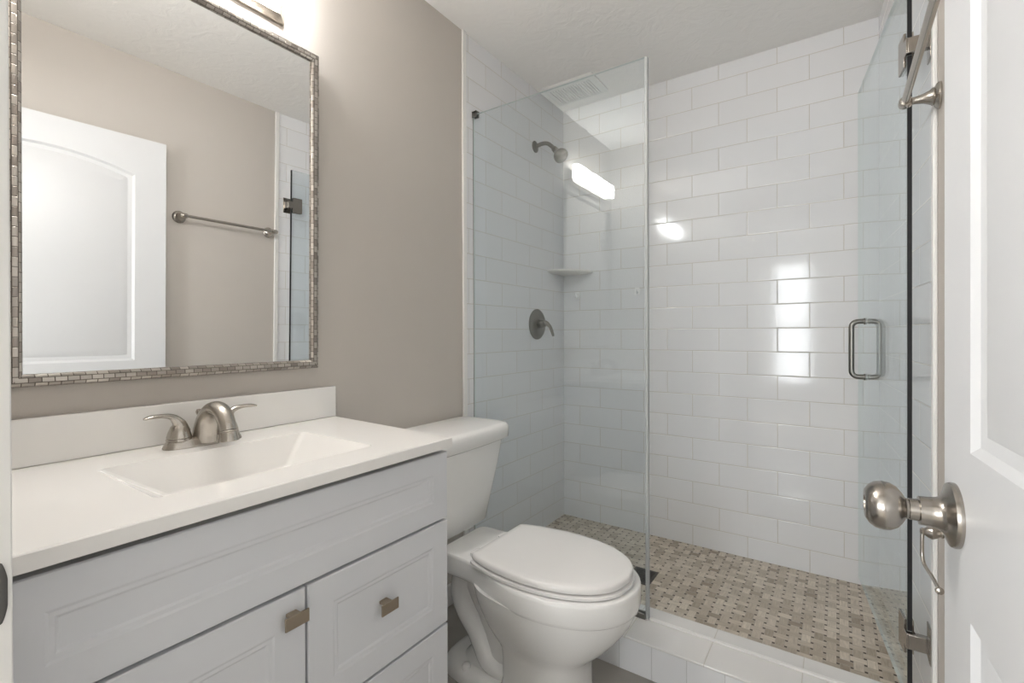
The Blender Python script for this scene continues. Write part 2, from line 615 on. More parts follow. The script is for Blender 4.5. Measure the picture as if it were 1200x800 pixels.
# bedroom behind the camera, with the window whose light falls through the doorway
struct('floor_bedroom', bx(-1.6, 3.1, -3.1, -0.02, -0.06, 0.0), M['carpet'], smooth=False)
struct('ceiling_bedroom', bx(-1.6, 3.1, -3.1, -0.12, 2.44, 2.5), M['trim'], smooth=False)
WX0, WX1, WZ0, WZ1 = 0.53, 1.03, 0.38, 2.12
bm = bmesh.new()
box(bm, -1.6, -1.4, -3.1, -3.0, 0, 2.44)
box(bm, -0.2, WX0, -3.1, -3.0, 0, 2.44)
box(bm, WX1, 3.1, -3.1, -3.0, 0, 2.44)
box(bm, -1.4, -0.2, -3.1, -3.0, 0, 0.6)
box(bm, -1.4, -0.2, -3.1, -3.0, 2.1, 2.44)
box(bm, WX0, WX1, -3.1, -3.0, 0, WZ0)
box(bm, WX0, WX1, -3.1, -3.0, WZ1, 2.44)
struct('wall_bedroom_far', bm, M['bedroom'], smooth=False)
struct('wall_bedroom_left', bx(-1.7, -1.6, -3.1, -0.02, 0, 2.5), M['bedroom'], smooth=False)
bm = bmesh.new()
box(bm, 3.0, 3.1, -3.0, -0.02, 0, 2.44)
struct('wall_bedroom_right', bm, M['bedroom'], smooth=False)
bm = bmesh.new()
box(bm, -1.6, -0.10, -0.14, -0.02, 0, 2.44)
box(bm, XR + 0.1, 3.1, -0.14, -0.02, 0, 2.44)
struct('wall_bedroom_near', bm, M['bedroom'], smooth=False)
bm = bmesh.new()
for a in ((WX0, WX0 + 0.03, WZ0, WZ1), (WX1 - 0.03, WX1, WZ0, WZ1), (WX0, WX1, WZ0, WZ0 + 0.03), (WX0, WX1, WZ1 - 0.03, WZ1), (WX0, WX1, 1.22, 1.26)):
    box(bm, a[0], a[1], -3.08, -3.03, a[2], a[3])
struct('window_1', bm, M['trim'], smooth=False)
bm = bmesh.new()
for a in ((-1.4, -1.36, 0.6, 2.1), (-0.24, -0.2, 0.6, 2.1), (-0.82, -0.78, 0.6, 2.1), (-1.4, -0.2, 0.6, 0.64), (-1.4, -0.2, 2.06, 2.1)):
    box(bm, a[0], a[1], -3.08, -3.03, a[2], a[3])
struct('window_added', bm, M['trim'], smooth=False)  # frame of the invented second window, added for its extra light

# ------------------------------------------------------------------ bathroom door, open against the right wall
HX, HY = 1.503, 0.105            # hinge line
EX, EY = 1.4465, 0.965           # free edge of the room-side face
DH = 1.995
dvec = Vector((EX - HX, EY - HY, 0))
DL = dvec.length
dang = math.atan2(dvec.y, dvec.x)
def panel_outline(u0, u1, z0, z1, rise=0.0, n=16):
    pts = [(u0, z0), (u1, z0), (u1, z1)]
    if rise:
        for i in range(1, n):
            s = i / n
            u = u1 + (u0 - u1) * s
            pts.append((u, z1 + rise * (1 - (2 * s - 1) ** 2)))
    pts.append((u0, z1))
    return pts
def inset(pts, d):
    out = []
    n = len(pts)
    for i in range(n):
        a, b, c = (Vector(pts[(i + k) % n]) for k in (-1, 0, 1))
        e1, e2 = (b - a).normalized(), (c - b).normalized()
        n1, n2 = Vector((-e1.y, e1.x)), Vector((-e2.y, e2.x))
        mm = (n1 + n2)
        mm = mm / max(mm.dot(n1), 0.3)
        out.append(tuple(b + mm * d))
    return out
def panelled_face(bm, to3, outer, panels, prof):
    """flat face with panel openings; each panel continues in nested rings (inset, depth) and a centre"""
    def loop(pts, dep=0.0):
        vv = [bm.verts.new(to3(u, z, dep)) for u, z in pts]
        return vv
    edges = []
    ov = loop(outer)
    for i in range(len(ov)):
        edges.append(bm.edges.new((ov[i], ov[(i + 1) % len(ov)])))
    for p in panels:
        pv = loop(p)
        for i in range(len(pv)):
            edges.append(bm.edges.new((pv[i], pv[(i + 1) % len(pv)])))
        prev = pv
        for d, dep in prof:
            cur = loop(inset(p, d), dep)
            for i in range(len(cur)):
                j = (i + 1) % len(cur)
                bm.faces.new((prev[i], prev[j], cur[j], cur[i]))
            prev = cur
        bm.faces.new(prev)
    bmesh.ops.triangle_fill(bm, use_beauty=True, use_dissolve=False, edges=edges)
    return ov
TH = 0.035
door = bpy.data.objects.new('door_1', None)
COL.objects.link(door)
door.location = (HX, HY, 0)
door['kind'] = 'structure'
door.rotation_euler = (0, 0, dang)
# local axes: x along the door from hinge to free edge, +y towards the room, z up
bm = bmesh.new()
z0, z1 = 0.012, DH
ST = 0.122
pans = [panel_outline(ST, DL - ST, 0.948, 1.818, 0.055), panel_outline(ST, DL - ST, 0.20, 0.728)]
prof = [(0.010, -0.0075), (0.020, -0.0085), (0.026, -0.0095), (0.054, -0.002)]
fo = panelled_face(bm, lambda u, z, d: (u, d, z), [(0, z0), (DL, z0), (DL, z1), (0, z1)], pans, prof)
bo = [bm.verts.new((u, -TH, z)) for u, z in ((0, z0), (DL, z0), (DL, z1), (0, z1))]
for i in range(4):
    j = (i + 1) % 4
    bm.faces.new((fo[i], fo[j], bo[j], bo[i]))
bm.faces.new(bo)
slab = obj('slab', bm, M['door'], None, ang=20)
slab.parent = door
KX, KZ = DL - 0.060, 0.847
bm = bmesh.new()
lathe(bm, (KX, 0, KZ), (0, 1, 0), [(0, 0.0445), (0.004, 0.0450), (0.008, 0.0435), (0.0105, 0.037), (0.013, 0.029), (0.017, 0.0235), (0.022, 0.0215), (0.030, 0.0205), (0.041, 0.020), (0.042, 0.0155), (0.052, 0.015)], 40)
k = obj('knob_rose', bm, M['knob'])
k.parent = door
bm = bmesh.new()
lathe(bm, (KX, 0, KZ), (0, 1, 0), [(0.050, 0.013), (0.056, 0.015), (0.060, 0.022), (0.066, 0.0295), (0.074, 0.0340), (0.083, 0.0352), (0.092, 0.0335), (0.099, 0.0285), (0.104, 0.021), (0.1045, 0.012), (0.102, 0.011), (0.102, 0.0)], 40)
kk = obj('knob', bm, M['knob'])
kk.parent = door

# strike plate on the left jamb, right beside the lens
bm = bmesh.new()
tube(bm, [(JX + 0.0008, YF - 0.034, 0.872), (JX + 0.0009, YF - 0.014, 0.872), (JX + 0.0014, YF - 0.007, 0.872), (JX + 0.0014, YF - 0.0035, 0.872)], [0.030, 0.030, 0.027, 0.012], n=20, side=(0, 0, 1), flat=[0.03] * 4)
tag(obj('strike_plate', bm, M['plate'], loc=(JX, YF, 0.865)), 'dark curved metal strike plate on the door jamb at left edge', 'strike plate')

# ------------------------------------------------------------------ vanity cabinet
VY0, VY1 = 0.105, 0.885
vc = thing('vanity_cabinet', 'white bathroom vanity cabinet with framed door and drawers', 'cabinet', (0.25, 0.49, 0))
bm = bmesh.new()
box(bm, 0.004, 0.485, VY0, VY0 + 0.016, 0.0, 0.825)
box(bm, 0.004, 0.485, VY1 - 0.020, VY1 - 0.004, 0.0, 0.825)
box(bm, 0.004, 0.012, VY0 + 0.016, VY1 - 0.020, 0.10, 0.825)
box(bm, 0.012, 0.485, VY0 + 0.016, VY1 - 0.020, 0.10, 0.116)
box(bm, 0.42, 0.43, VY0 + 0.016, VY1 - 0.020, 0.0, 0.10)
box(bm, 0.467, 0.485, VY0 + 0.016, VY1 - 0.020, 0.116, 0.775)
obj('carcass', bm, M['cabinet'], vc, smooth=False)
def framed_front(name, y0, y1, za, zb, border, x0=0.489, x1=0.510):
    bm = bmesh.new()
    o = [(y0, za), (y1, za), (y1, zb), (y0, zb)]
    e = 0.002
    p = [(y0 + border, za + border), (y1 - border, za + border), (y1 - border, zb - border), (y0 + border, zb - border)]
    ov = panelled_face(bm, lambda u, z, d: (x1 + d, u, z), [(y0 + e, za + e), (y1 - e, za + e), (y1 - e, zb - e), (y0 + e, zb - e)], [p],
                       [(0.004, -0.0014), (0.010, -0.0018), (0.014, -0.0040), (0.022, -0.0048)])
    m1 = [bm.verts.new((x1 - e, u, z)) for u, z in o]
    b1 = [bm.verts.new((x0, u, z)) for u, z in o]
    for a, c in ((ov, m1), (m1, b1)):
        for i in range(4):
            j = (i + 1) % 4
            bm.faces.new((a[i], a[j], c[j], c[i]))
    bm.faces.new(b1)
    return obj(name, bm, M['cabinet'], vc, ang=15)
framed_front('false_front', VY0 + 0.002, VY1, 0.650, 0.8135, 0.048)
dr = framed_front('door', VY0 + 0.002, 0.5015, 0.115, 0.6435, 0.058)
d1 = framed_front('drawer', 0.5065, VY1, 0.3905, 0.6435, 0.052)
d2 = framed_front('drawer', 0.5065, VY1, 0.115, 0.3845, 0.052)
def pull(parent, yc, zc, hw=0.0225, hh=0.0115):
    bm = bmesh.new()
    box(bm, 0.5235, 0.527, yc - hw, yc + hw, zc - hh, zc + hh)
    box(bm, 0.503, 0.524, yc - hw * 0.55, yc + hw * 0.30, zc + hh - 0.006, zc + hh)
    o = obj('pull', bm, M['bronze'], parent, bevel=0.0006)
    o['label'] = 'small bronze tab pull'
pull(dr, 0.476, 0.601)
pull(d1, 0.687, 0.524)
pull(d2, 0.687, 0.262)

# ------------------------------------------------------------------ vanity top with moulded basin
vt = thing('countertop', 'white cultured marble vanity top with rectangular basin', 'countertop', (0.26, 0.5, 0.826))
TZ0, TZ1 = 0.8262, 0.850
FX = 0.5255
N = 7
def basin_ring(x0, x1, y0, y1, r, z):
    return rrect(x0, x1, y0, y1, r, z, N)
outer = []
ref = basin_ring(0.158, 0.432, 0.300, 0.715, 0.022, TZ1)
cxm, cym = 0.26, 0.5
A0, A1, B0f, B1f, B1b = 0.0005, FX, 0.104, 0.886, 0.914
seg = N + 1
corners = [(A1, B1f), (A0, B1b), (A0, B0f), (A1, B0f)]
for c in range(4):
    pts = ref[c * seg:(c + 1) * seg]
    cc = corners[c]
    for i, p in enumerate(pts):
        # first half of each corner fan lands on one edge, the rest on the next
        s = i / N
        d = 0.05
        if c == 0:
            q = (cc[0], cc[1] - d * (1 - 2 * s)) if s < 0.5 else (cc[0] - d * (2 * s - 1), cc[1])
        elif c == 1:
            q = (cc[0] + d * (1 - 2 * s), cc[1]) if s < 0.5 else (cc[0], cc[1] - d * (2 * s - 1))
        elif c == 2:
            q = (cc[0], cc[1] + d * (1 - 2 * s)) if s < 0.5 else (cc[0] + d * (2 * s - 1), cc[1])
        else:
            q = (cc[0] - d * (1 - 2 * s), cc[1]) if s < 0.5 else (cc[0], cc[1] + d * (2 * s - 1))
        outer.append(q)
for c in range(4):     # pull the two middle points of each fan onto the corner itself
    a = c * seg + (N // 2)
    outer[a] = corners[c]
    outer[a + 1] = (corners[c][0] * 0.998 + outer[a + 1][0] * 0.002, corners[c][1] * 0.998 + outer[a + 1][1] * 0.002)
def ins(d):
    return [(min(x, A1 - d), min(y, B1f + (B1b - B1f) * (A1 - x) / A1 - d), TZ1) for x, y in outer]
rings = [[(x, y, TZ0) for x, y in outer],
         [(x, y, TZ1 - 0.0022) for x, y in outer],
         ins(0.0022),
         basin_ring(0.156, 0.434, 0.296, 0.720, 0.012, TZ1),
         basin_ring(0.178, 0.412, 0.392, 0.664, 0.014, TZ1 - 0.070),
         basin_ring(0.184, 0.406, 0.405, 0.652, 0.016, TZ1 - 0.078),
         basin_ring(0.215, 0.375, 0.445, 0.600, 0.020, TZ1 - 0.086)]
bm = bmesh.new()
loft(bm, rings, cap0=False)
# underside bowl is hidden in the cabinet; close the slab underneath around the bowl
obj('slab', bm, M['counter'], vt, ang=14)
bm = bmesh.new()
box(bm, 0.0005, 0.0205, 0.104, 0.914, TZ1, 0.944)
o = obj('backsplash', bm, M['counter'], vt, bevel=0.003)
bm = bmesh.new()
lathe(bm, (0.295, 0.505, TZ1 - 0.0965), (0, 0, 1), [(0, 0.024), (0.003, 0.024), (0.0045, 0.020), (0.003, 0.017), (0.003, 0.0)], 24)
o = obj('drain', bm, M['nickel'], vt)
o['label'] = 'round nickel basin drain'

# ------------------------------------------------------------------ faucet
FXc, FYc, FZ = 0.083, 0.512, TZ1
fa = thing('faucet', 'brushed nickel two handle faucet on the vanity top', 'faucet', (FXc, FYc, FZ))
bm = bmesh.new()
def oval(hx, hy, z, e=2.6, n=40, dx=0.0):
    pts = []
    for i in range(n):
        a = 2 * math.pi * i / n
        c, s = math.cos(a), math.sin(a)
        pts.append((FXc + dx + hx * math.copysign(abs(c) ** (2 / e), c), FYc + hy * math.copysign(abs(s) ** (2 / e), s), z))
    return pts
loft(bm, [oval(0.030, 0.083, FZ + 0.0003), oval(0.030, 0.083, FZ + 0.003), oval(0.0265, 0.079, FZ + 0.012), oval(0.024, 0.075, FZ + 0.018), oval(0.019, 0.068, FZ + 0.0205)])
obj('base', bm, M['nickel'], fa)
bm = bmesh.new()
sp = [(FXc + 0.004, FYc, FZ + 0.013), (FXc + 0.010, FYc, FZ + 0.036), (FXc + 0.026, FYc, FZ + 0.068), (FXc + 0.058, FYc, FZ + 0.087), (FXc + 0.092, FYc, FZ + 0.080), (FXc + 0.111, FYc, FZ + 0.058), (FXc + 0.116, FYc, FZ + 0.044)]
tube(bm, sp, [0.026, 0.0245, 0.0225, 0.0205, 0.019, 0.0178, 0.0172], n=28, k=7, side=(0, 1, 0), flat=[1.25, 1.15, 0.98, 0.80, 0.86, 0.95, 1.0])
obj('spout', bm, M['nickel'], fa)
bm = bmesh.new()
lathe(bm, (FXc + 0.1162, FYc, FZ + 0.045), (0.12, 0, -1), [(0, 0.0160), (0.002, 0.0175), (0.004, 0.0160), (0.006, 0.0175), (0.024, 0.0205), (0.026, 0.0165), (0.0265, 0)], 28)
obj('aerator', bm, M['nickel'], fa)
for s in (-1, 1):
    bm = bmesh.new()
    hy = FYc + s * 0.051
    lathe(bm, (FXc, hy, FZ + 0.018), (0, 0, 1), [(0, 0.0255), (0.004, 0.0250), (0.005, 0.0235), (0.007, 0.0245), (0.018, 0.0215), (0.030, 0.0165), (0.037, 0.010), (0.039, 0)], 28)
    lev = [(FXc, hy + s * -0.004, FZ + 0.036), (FXc, hy - s * 0.000, FZ + 0.054), (FXc + 0.001, hy + s * 0.013, FZ + 0.0705), (FXc + 0.003, hy + s * 0.034, FZ + 0.0765), (FXc + 0.005, hy + s * 0.056, FZ + 0.0765), (FXc + 0.006, hy + s * 0.068, FZ + 0.0745)]
    tube(bm, lev, [0.0185, 0.0135, 0.0085, 0.0072, 0.0085, 0.0055], n=18, k=6, side=(1, 0, 0), flat=[1, 1, 0.85, 0.62, 0.5, 0.4])
    obj('handle', bm, M['nickel'], fa)
bm = bmesh.new()
lathe(bm, (FXc - 0.026, FYc, FZ + 0.012), (0, 0, 1), [(0, 0.003), (0.052, 0.003), (0.054, 0.005), (0.060, 0.0068), (0.066, 0.005), (0.067, 0)], 16)
obj('lift_rod', bm, M['nickel'], fa)

# ------------------------------------------------------------------ mirror
mi = thing('wall_mirror', 'large rectangular mirror in woven silver frame above the vanity', 'mirror', (0.004, 0.53, 1.0055))
FW_, FD = 0.0245, 0.026
my0, my1, mz0, mz1 = 0.1975, 0.8505, 1.0055, 1.936
bm = bmesh.new()
uvl = bm.loops.layers.uv.new('UVMap')
prof_f = [(0.0, 0.0), (0.0, 0.018), (0.003, 0.023), (0.009, 0.026), (0.016, 0.0255), (0.021, 0.022), (0.0245, 0.016), (0.0245, 0.004)]
corn = [(my0, mz0), (my1, mz0), (my1, mz1), (my0, mz1)]
dirs = [(1, 1), (-1, 1), (-1, -1), (1, -1)]
sv = [0.0]
for a, c in zip(prof_f[:-1], prof_f[1:]):
    sv.append(sv[-1] + math.dist(a, c))
for i in range(4):
    j = (i + 1) % 4
    horiz = i % 2 == 0
    for q in range(len(prof_f) - 1):
        ps = []
        for (ci, k) in ((i, q), (j, q), (j, q + 1), (i, q + 1)):
            d, x = prof_f[k]
            y, z = corn[ci][0] + dirs[ci][0] * d, corn[ci][1] + dirs[ci][1] * d
            ps.append(((0.004 + x, y, z), (y if horiz else z, sv[k])))
        f = bm.faces.new([bm.verts.new(p[0]) for p in ps])
        for l, p in zip(f.loops, ps):
            l[uvl].uv = p[1]
obj('frame', bm, M['frame'], mi, ang=50)
bm = bmesh.new()
box(bm, 0.006, 0.0165, my0 + FW_ - 0.003, my1 - FW_ + 0.003, mz0 + FW_ - 0.003, mz1 - FW_ + 0.003)
obj('mirror_glass', bm, M['mirror'], mi, smooth=False)
mi.rotation_euler = (0, math.radians(0.75), 0)

# ------------------------------------------------------------------ vanity light above the mirror
vl = thing('vanity_light', 'lit vanity light bar on the wall above the mirror', 'light', (0, 0.47, 1.987))
bm = bmesh.new()
ly0, ly1, lz0, lz1 = 0.195, 0.756, 1.987, 2.075
loft(bm, [[(0.0, ly0, lz0), (0.0, ly1, lz0), (0.0, ly1, lz1), (0.0, ly0, lz1)],
          [(0.012, ly0, lz0), (0.012, ly1, lz0), (0.012, ly1, lz1), (0.012, ly0, lz1)],
          [(0.030, ly0 + 0.022, lz0 + 0.012), (0.030, ly1 - 0.022, lz0 + 0.012), (0.030, ly1 - 0.022, lz1 - 0.012), (0.030, ly0 + 0.022, lz1 - 0.012)]])
obj('backplate', bm, M['nickel'], vl, smooth=False)
for i in range(3):
    yc = ly0 + (ly1 - ly0) * (i + 0.5) / 3
    bm = bmesh.new()
    hw = 0.078
    loft(bm, [rrect(0.032, 0.070, yc - hw * 0.86, yc + hw * 0.86, 0.012, 2.016),
              rrect(0.0305, 0.074, yc - hw, yc + hw, 0.014, 2.026),
              rrect(0.0305, 0.074, yc - hw, yc + hw, 0.014, 2.090),
              rrect(0.034, 0.070, yc - hw * 0.95, yc + hw * 0.95, 0.012, 2.096)])
    obj('glass_shade', bm, M['shade'], vl)

# ------------------------------------------------------------------ toilet
TC = 1.252
to = thing('toilet', 'white two piece toilet with closed lid beside the vanity', 'toilet', (0.45, TC, 0))
def half_to_ring(h, z, sx=1.0, sy=1.0, cx=0.62, k=3):
    """h: half outline (x, halfwidth) from the back centre to the tip"""
    P = spline([(a, b, 0) for a, b in h], k)
    right = [(p.x, p.y) for p in P]
    left = [(p.x, -p.y) for p in reversed(P[1:-1])]
    return [(cx + (x - cx) * sx, TC + y * sy, z) for x, y in right + left]
LID = [(0.395, 0), (0.3955, 0.06), (0.396, 0.122), (0.402, 0.137), (0.45, 0.154), (0.53, 0.169), (0.61, 0.173), (0.69, 0.164), (0.765, 0.140), (0.820, 0.104), (0.853, 0.058), (0.866, 0)]
def scale_h(h, d, cx=0.62):
    return [(x + (d if x > cx else -d) * abs(x - cx) / 0.24, max(0, y + (d if y > 0 else 0))) for x, y in h]
RIM = [(0.235, 0), (0.235, 0.07), (0.238, 0.108), (0.262, 0.120), (0.34, 0.122), (0.41, 0.135), (0.48, 0.160), (0.56, 0.182), (0.63, 0.189), (0.71, 0.180), (0.787, 0.152), (0.843, 0.110), (0.877, 0.059), (0.888, 0)]
PED = [(0.47, 0), (0.47, 0.04), (0.472, 0.075), (0.485, 0.095), (0.51, 0.104), (0.54, 0.108), (0.57, 0.110), (0.60, 0.110), (0.63, 0.106), (0.66, 0.097), (0.685, 0.082), (0.702, 0.060), (0.713, 0.032), (0.716, 0)]
def shorten(h):
    return [(x if x < 0.40 else 0.40 + (x - 0.40) * 0.953, y) for x, y in h]
LID, RIM = shorten(LID), shorten(RIM)
def lerp_h(a, b, s):
    return [(p[0] + (q[0] - p[0]) * s, p[1] + (q[1] - p[1]) * s) for p, q in zip(a, b)]
bm = bmesh.new()
PED2 = [(0.62 + (x - 0.60) * 1.08 - 0.02, y * 1.08) for x, y in PED]
BWL = [(0.375, 0), (0.376, 0.05), (0.382, 0.095), (0.40, 0.130), (0.435, 0.155), (0.475, 0.168), (0.515, 0.176), (0.575, 0.184), (0.63, 0.186), (0.708, 0.177), (0.783, 0.149), (0.838, 0.107), (0.871, 0.057), (0.882, 0)]
BWL = shorten(BWL)
levels = [(0.0, PED2, 0), (0.02, PED2, 0), (0.07, PED, 0), (0.13, PED, 0), (0.160, PED, 0.03), (0.178, PED, 0.12), (0.20, PED, 0.30), (0.23, PED, 0.52), (0.265, PED, 0.72), (0.295, PED, 0.86), (0.325, PED, 0.955), (0.350, PED, 1.0)]
rings = [half_to_ring(lerp_h(h, BWL, s), z) for z, h, s in levels]
loft(bm, rings)
loft(bm, [half_to_ring(RIM, 0.338, 0.965, 0.955), half_to_ring(RIM, 0.343, 0.99, 0.985), half_to_ring(RIM, 0.352), half_to_ring(RIM, 0.396), half_to_ring(RIM, 0.404, 0.994, 0.985), half_to_ring(RIM, 0.406, 0.975, 0.96)])
bowl = obj('bowl', bm, M['china'], to, ang=60)
# trapway column and base foot, cast with the bowl
def ell(cx, hx, hy, z, n=28, e=2.3, dz=0.0):
    pts = []
    for i in range(n):
        a = 2 * math.pi * i / n
        c, s = math.cos(a), math.sin(a)
        pts.append((cx + hx * math.copysign(abs(c) ** (2 / e), c), TC + hy * math.copysign(abs(s) ** (2 / e), s), z + dz * c))
    return pts
bm = bmesh.new()
loft(bm, [ell(0.40, 0.140, 0.080, 0.030), ell(0.41, 0.120, 0.070, 0.055), ell(0.42, 0.100, 0.062, 0.10), ell(0.42, 0.085, 0.058, 0.15), ell(0.40, 0.075, 0.058, 0.20), ell(0.37, 0.080, 0.066, 0.26), ell(0.35, 0.088, 0.076, 0.31), ell(0.35, 0.095, 0.085, 0.345)])
tube(bm, [(0.33, TC, 0.335), (0.292, TC, 0.300), (0.283, TC, 0.250), (0.305, TC, 0.195), (0.345, TC, 0.150), (0.375, TC, 0.105), (0.40, TC, 0.070), (0.45, TC, 0.055), (0.50, TC, 0.060)], [0.080, 0.082, 0.082, 0.080, 0.080, 0.083, 0.085, 0.082, 0.075], n=24, k=5, side=(0, 1, 0), flat=[0.62, 0.66, 0.68, 0.66, 0.62, 0.6, 0.58, 0.55, 0.5])
o = obj('trapway', bm, M['china'], to, ang=60)
bm = bmesh.new()
loft(bm, [ell(0.385, 0.175, 0.112, 0.0002, e=3), ell(0.385, 0.175, 0.112, 0.022, e=3), ell(0.39, 0.165, 0.104, 0.038, e=3), ell(0.39, 0.145, 0.090, 0.044, e=3)])
obj('foot', bm, M['china'], to, ang=60)
for s in (-1, 1):
    bm = bmesh.new()
    lathe(bm, (0.335, TC + s * 0.088, 0.036), (0, 0, 1), [(0, 0.014), (0.012, 0.014), (0.019, 0.011), (0.022, 0.005), (0.0225, 0)], 20)
    obj('bolt_cap', bm, M['seat'], to)
bm = bmesh.new()
SE = scale_h(LID, 0.004)
loft(bm, [half_to_ring(SE, 0.4062, 0.93, 0.90), half_to_ring(SE, 0.4098, 0.935, 0.905), half_to_ring(SE, 0.4106), half_to_ring(SE, 0.4175), half_to_ring(SE, 0.4195, 0.985, 0.97)])
obj('seat', bm, M['seat'], to, ang=50)
bm = bmesh.new()
loft(bm, [half_to_ring(LID, 0.4200, 0.93, 0.90), half_to_ring(LID, 0.4243, 0.935, 0.905), half_to_ring(LID, 0.4250), half_to_ring(LID, 0.4350), half_to_ring(LID, 0.4400, 0.992, 0.985), half_to_ring(LID, 0.4425, 0.975, 0.955), half_to_ring(LID, 0.4440, 0.90, 0.86), half_to_ring(LID, 0.4450, 0.5, 0.5)])
obj('lid', bm, M['seat'], to, ang=50)
for s in (-1, 1):
    bm = bmesh.new()
    loft(bm, [rrect(0.355, 0.400, TC + s * 0.075 - 0.022, TC + s * 0.075 + 0.022, 0.01, z) for z in (0.4062, 0.417)] + [rrect(0.370, 0.396, TC + s * 0.075 - 0.016, TC + s * 0.075 + 0.016, 0.01, 0.421)])
    obj('seat_hinge', bm, M['seat'], to, ang=50)
def tank_ring(x0, x1, hy, z, r, bow=0.0, n=6):
    pts = rrect(x0, x1, TC - hy, TC + hy, r, z, n)
    out = []
    for x, y, zz in pts:
        s = max(0.0, 1 - ((y - TC) / hy) ** 2)
        out.append((x + bow * s * (x - x0) / (x1 - x0), y, zz))
    # extra points along the front so the bow shows
    return out
def tank_ring2(x0, x1, hy, z, r, bow):
    pts = []
    m = 10
    base = rrect(x0, x1, TC - hy, TC + hy, r, z, 6)
    # split the long front edge (between last corner and first corner)
    a, b = base[-1], base[0]
    full = base + [(a[0], a[1] + (b[1] - a[1]) * i / m, z) for i in range(1, m)]
    for x, y, zz in full:
        s = max(0.0, 1 - ((y - TC) / hy) ** 2)
        pts.append((x + bow * s * (x - x0) / (x1 - x0), y, zz))
    return pts
bm = bmesh.new()
loft(bm, [tank_ring2(0.075, 0.205, 0.168, 0.4075, 0.035, 0.010), tank_ring2(0.060, 0.224, 0.184, 0.4175, 0.04, 0.012), tank_ring2(0.045, 0.234, 0.212, 0.52, 0.045, 0.014), tank_ring2(0.032, 0.243, 0.240, 0.62, 0.045, 0.015), tank_ring2(0.025, 0.249, 0.258, 0.703, 0.045, 0.015)])
obj('tank', bm, M['china'], to, ang=60)
bm = bmesh.new()
loft(bm, [tank_ring2(0.022, 0.254, 0.266, 0.704, 0.05, 0.015), tank_ring2(0.010, 0.266, 0.283, 0.712, 0.055, 0.015), tank_ring2(0.008, 0.268, 0.286, 0.742, 0.058, 0.015), tank_ring2(0.010, 0.266, 0.284, 0.755, 0.058, 0.015), tank_ring2(0.016, 0.259, 0.277, 0.763, 0.055, 0.015), tank_ring2(0.034, 0.240, 0.258, 0.7665, 0.05, 0.015)])
obj('tank_lid', bm, M['china'], to, ang=60)

# ------------------------------------------------------------------ fixed glass panel
PX0, PX1, PY, PZ0, PZ1 = 0.003, 0.7625, 1.624, 0.1137, 2.060
GT = 0.0095
gp = thing('shower_glass_panel', 'tall fixed frameless glass panel standing on the shower curb', 'glass panel', (0.38, PY, PZ0))
bm = bmesh.new()
fs = box(bm, PX0, PX1, PY - GT / 2, PY + GT / 2, PZ0 + 0.002, PZ1)
for f in fs:
    f.normal_update()
    if abs(f.normal.y) < 0.5:
        f.material_index = 1
obj('pane', bm, [M['glass'], M['glass_edge']], gp, smooth=False)
bm = bmesh.new()
box(bm, 0.0, 0.024, PY - 0.011, PY - GT / 2 - 0.0003, PZ1 - 0.014, PZ1 + 0.012)
box(bm, 0.0, 0.024, PY + GT / 2 + 0.0003, PY + 0.011, PZ1 - 0.014, PZ1 + 0.012)
box(bm, 0.0, 0.024, PY - 0.011, PY + 0.011, PZ1 + 0.0005, PZ1 + 0.012)
o = obj('wall_clamp', bm, M['nickel_dark'], gp, bevel=0.001)
o['label'] = 'small dark nickel clamp at the wall'
bm = bmesh.new()
box(bm, 0.0, 0.0029, PY - GT / 2, PY + GT / 2, PZ0 + 0.002, PZ1 - 0.016)
o = obj('wall_seal', bm, M['nickel_dark'], gp, smooth=False)
bm = bmesh.new()
box(bm, PX1 - 0.045, PX1 + 0.0, PY - 0.012, PY - GT / 2 - 0.0003, PZ0, PZ0 + 0.018)
box(bm, PX1 - 0.045, PX1 + 0.0, PY + GT / 2 + 0.0003, PY + 0.012, PZ0, PZ0 + 0.018)
obj('curb_clamp', bm, M['nickel_dark'], gp, bevel=0.001)
bm = bmesh.new()
box(bm, PX1 + 0.0002, PX1 + 0.011, PY - 0.0085, PY + 0.0085, PZ0 + 0.002, PZ1 - 0.001)
o = obj('edge_strip', bm, M['vinyl'], gp, bevel=0.002)
o['label'] = 'pale vinyl strip along the free edge'
bm = bmesh.new()
box(bm, PX1 + 0.013, XR - 0.001, PY - 0.006, PY + 0.006, CZ, CZ + 0.007)
tag(obj('door_threshold', bm, M['trim'], loc=(1.13, PY, CZ), bevel=0.002), 'low white threshold strip along the curb below the glass door', 'threshold')

# ------------------------------------------------------------------ glass door, swung into the shower
GHX, GHY = 1.4685, 1.624
GEX, GEY = 1.3850, 2.352
gd = thing('shower_glass_door', 'open frameless glass shower door swung into the shower', 'glass door', (GHX, GHY, 0.1))
gv = Vector((GEX - GHX, GEY - GHY, 0))
GL = gv.length
gd.rotation_euler = (0, 0, math.atan2(gv.y, gv.x))
def gobj(name, bm, mat, parent=gd, **kw):
    """local coordinates: x along the door from its hinge edge, y across the glass, z up from the floor"""
    bm.transform(Matrix.Translation((0, 0, -0.1)))
    o = obj(name, bm, mat, None, **kw)
    o.parent = parent
    return o
GZ0, GZ1 = 0.128, 2.060
bm = bmesh.new()
fs = box(bm, 0.0, GL, -GT / 2, GT / 2, GZ0, GZ1)
for f in fs:
    f.normal_update()
    if abs(f.normal.y) < 0.5:
        f.material_index = 1
gobj('pane', bm, [M['glass'], M['glass_edge']], smooth=False)
bm = bmesh.new()
for a, b2 in ((GZ0, 0.2795), (0.3205, 1.8295), (1.8705, GZ1)):
    box(bm, -0.006, -0.0004, -GT / 2, GT / 2, a, b2)
o = gobj('edge_seal', bm, M['black'], smooth=False)
o['label'] = 'black seal along the hinge edge'
ca, sa = math.cos(-gd.rotation_euler.z), math.sin(-gd.rotation_euler.z)
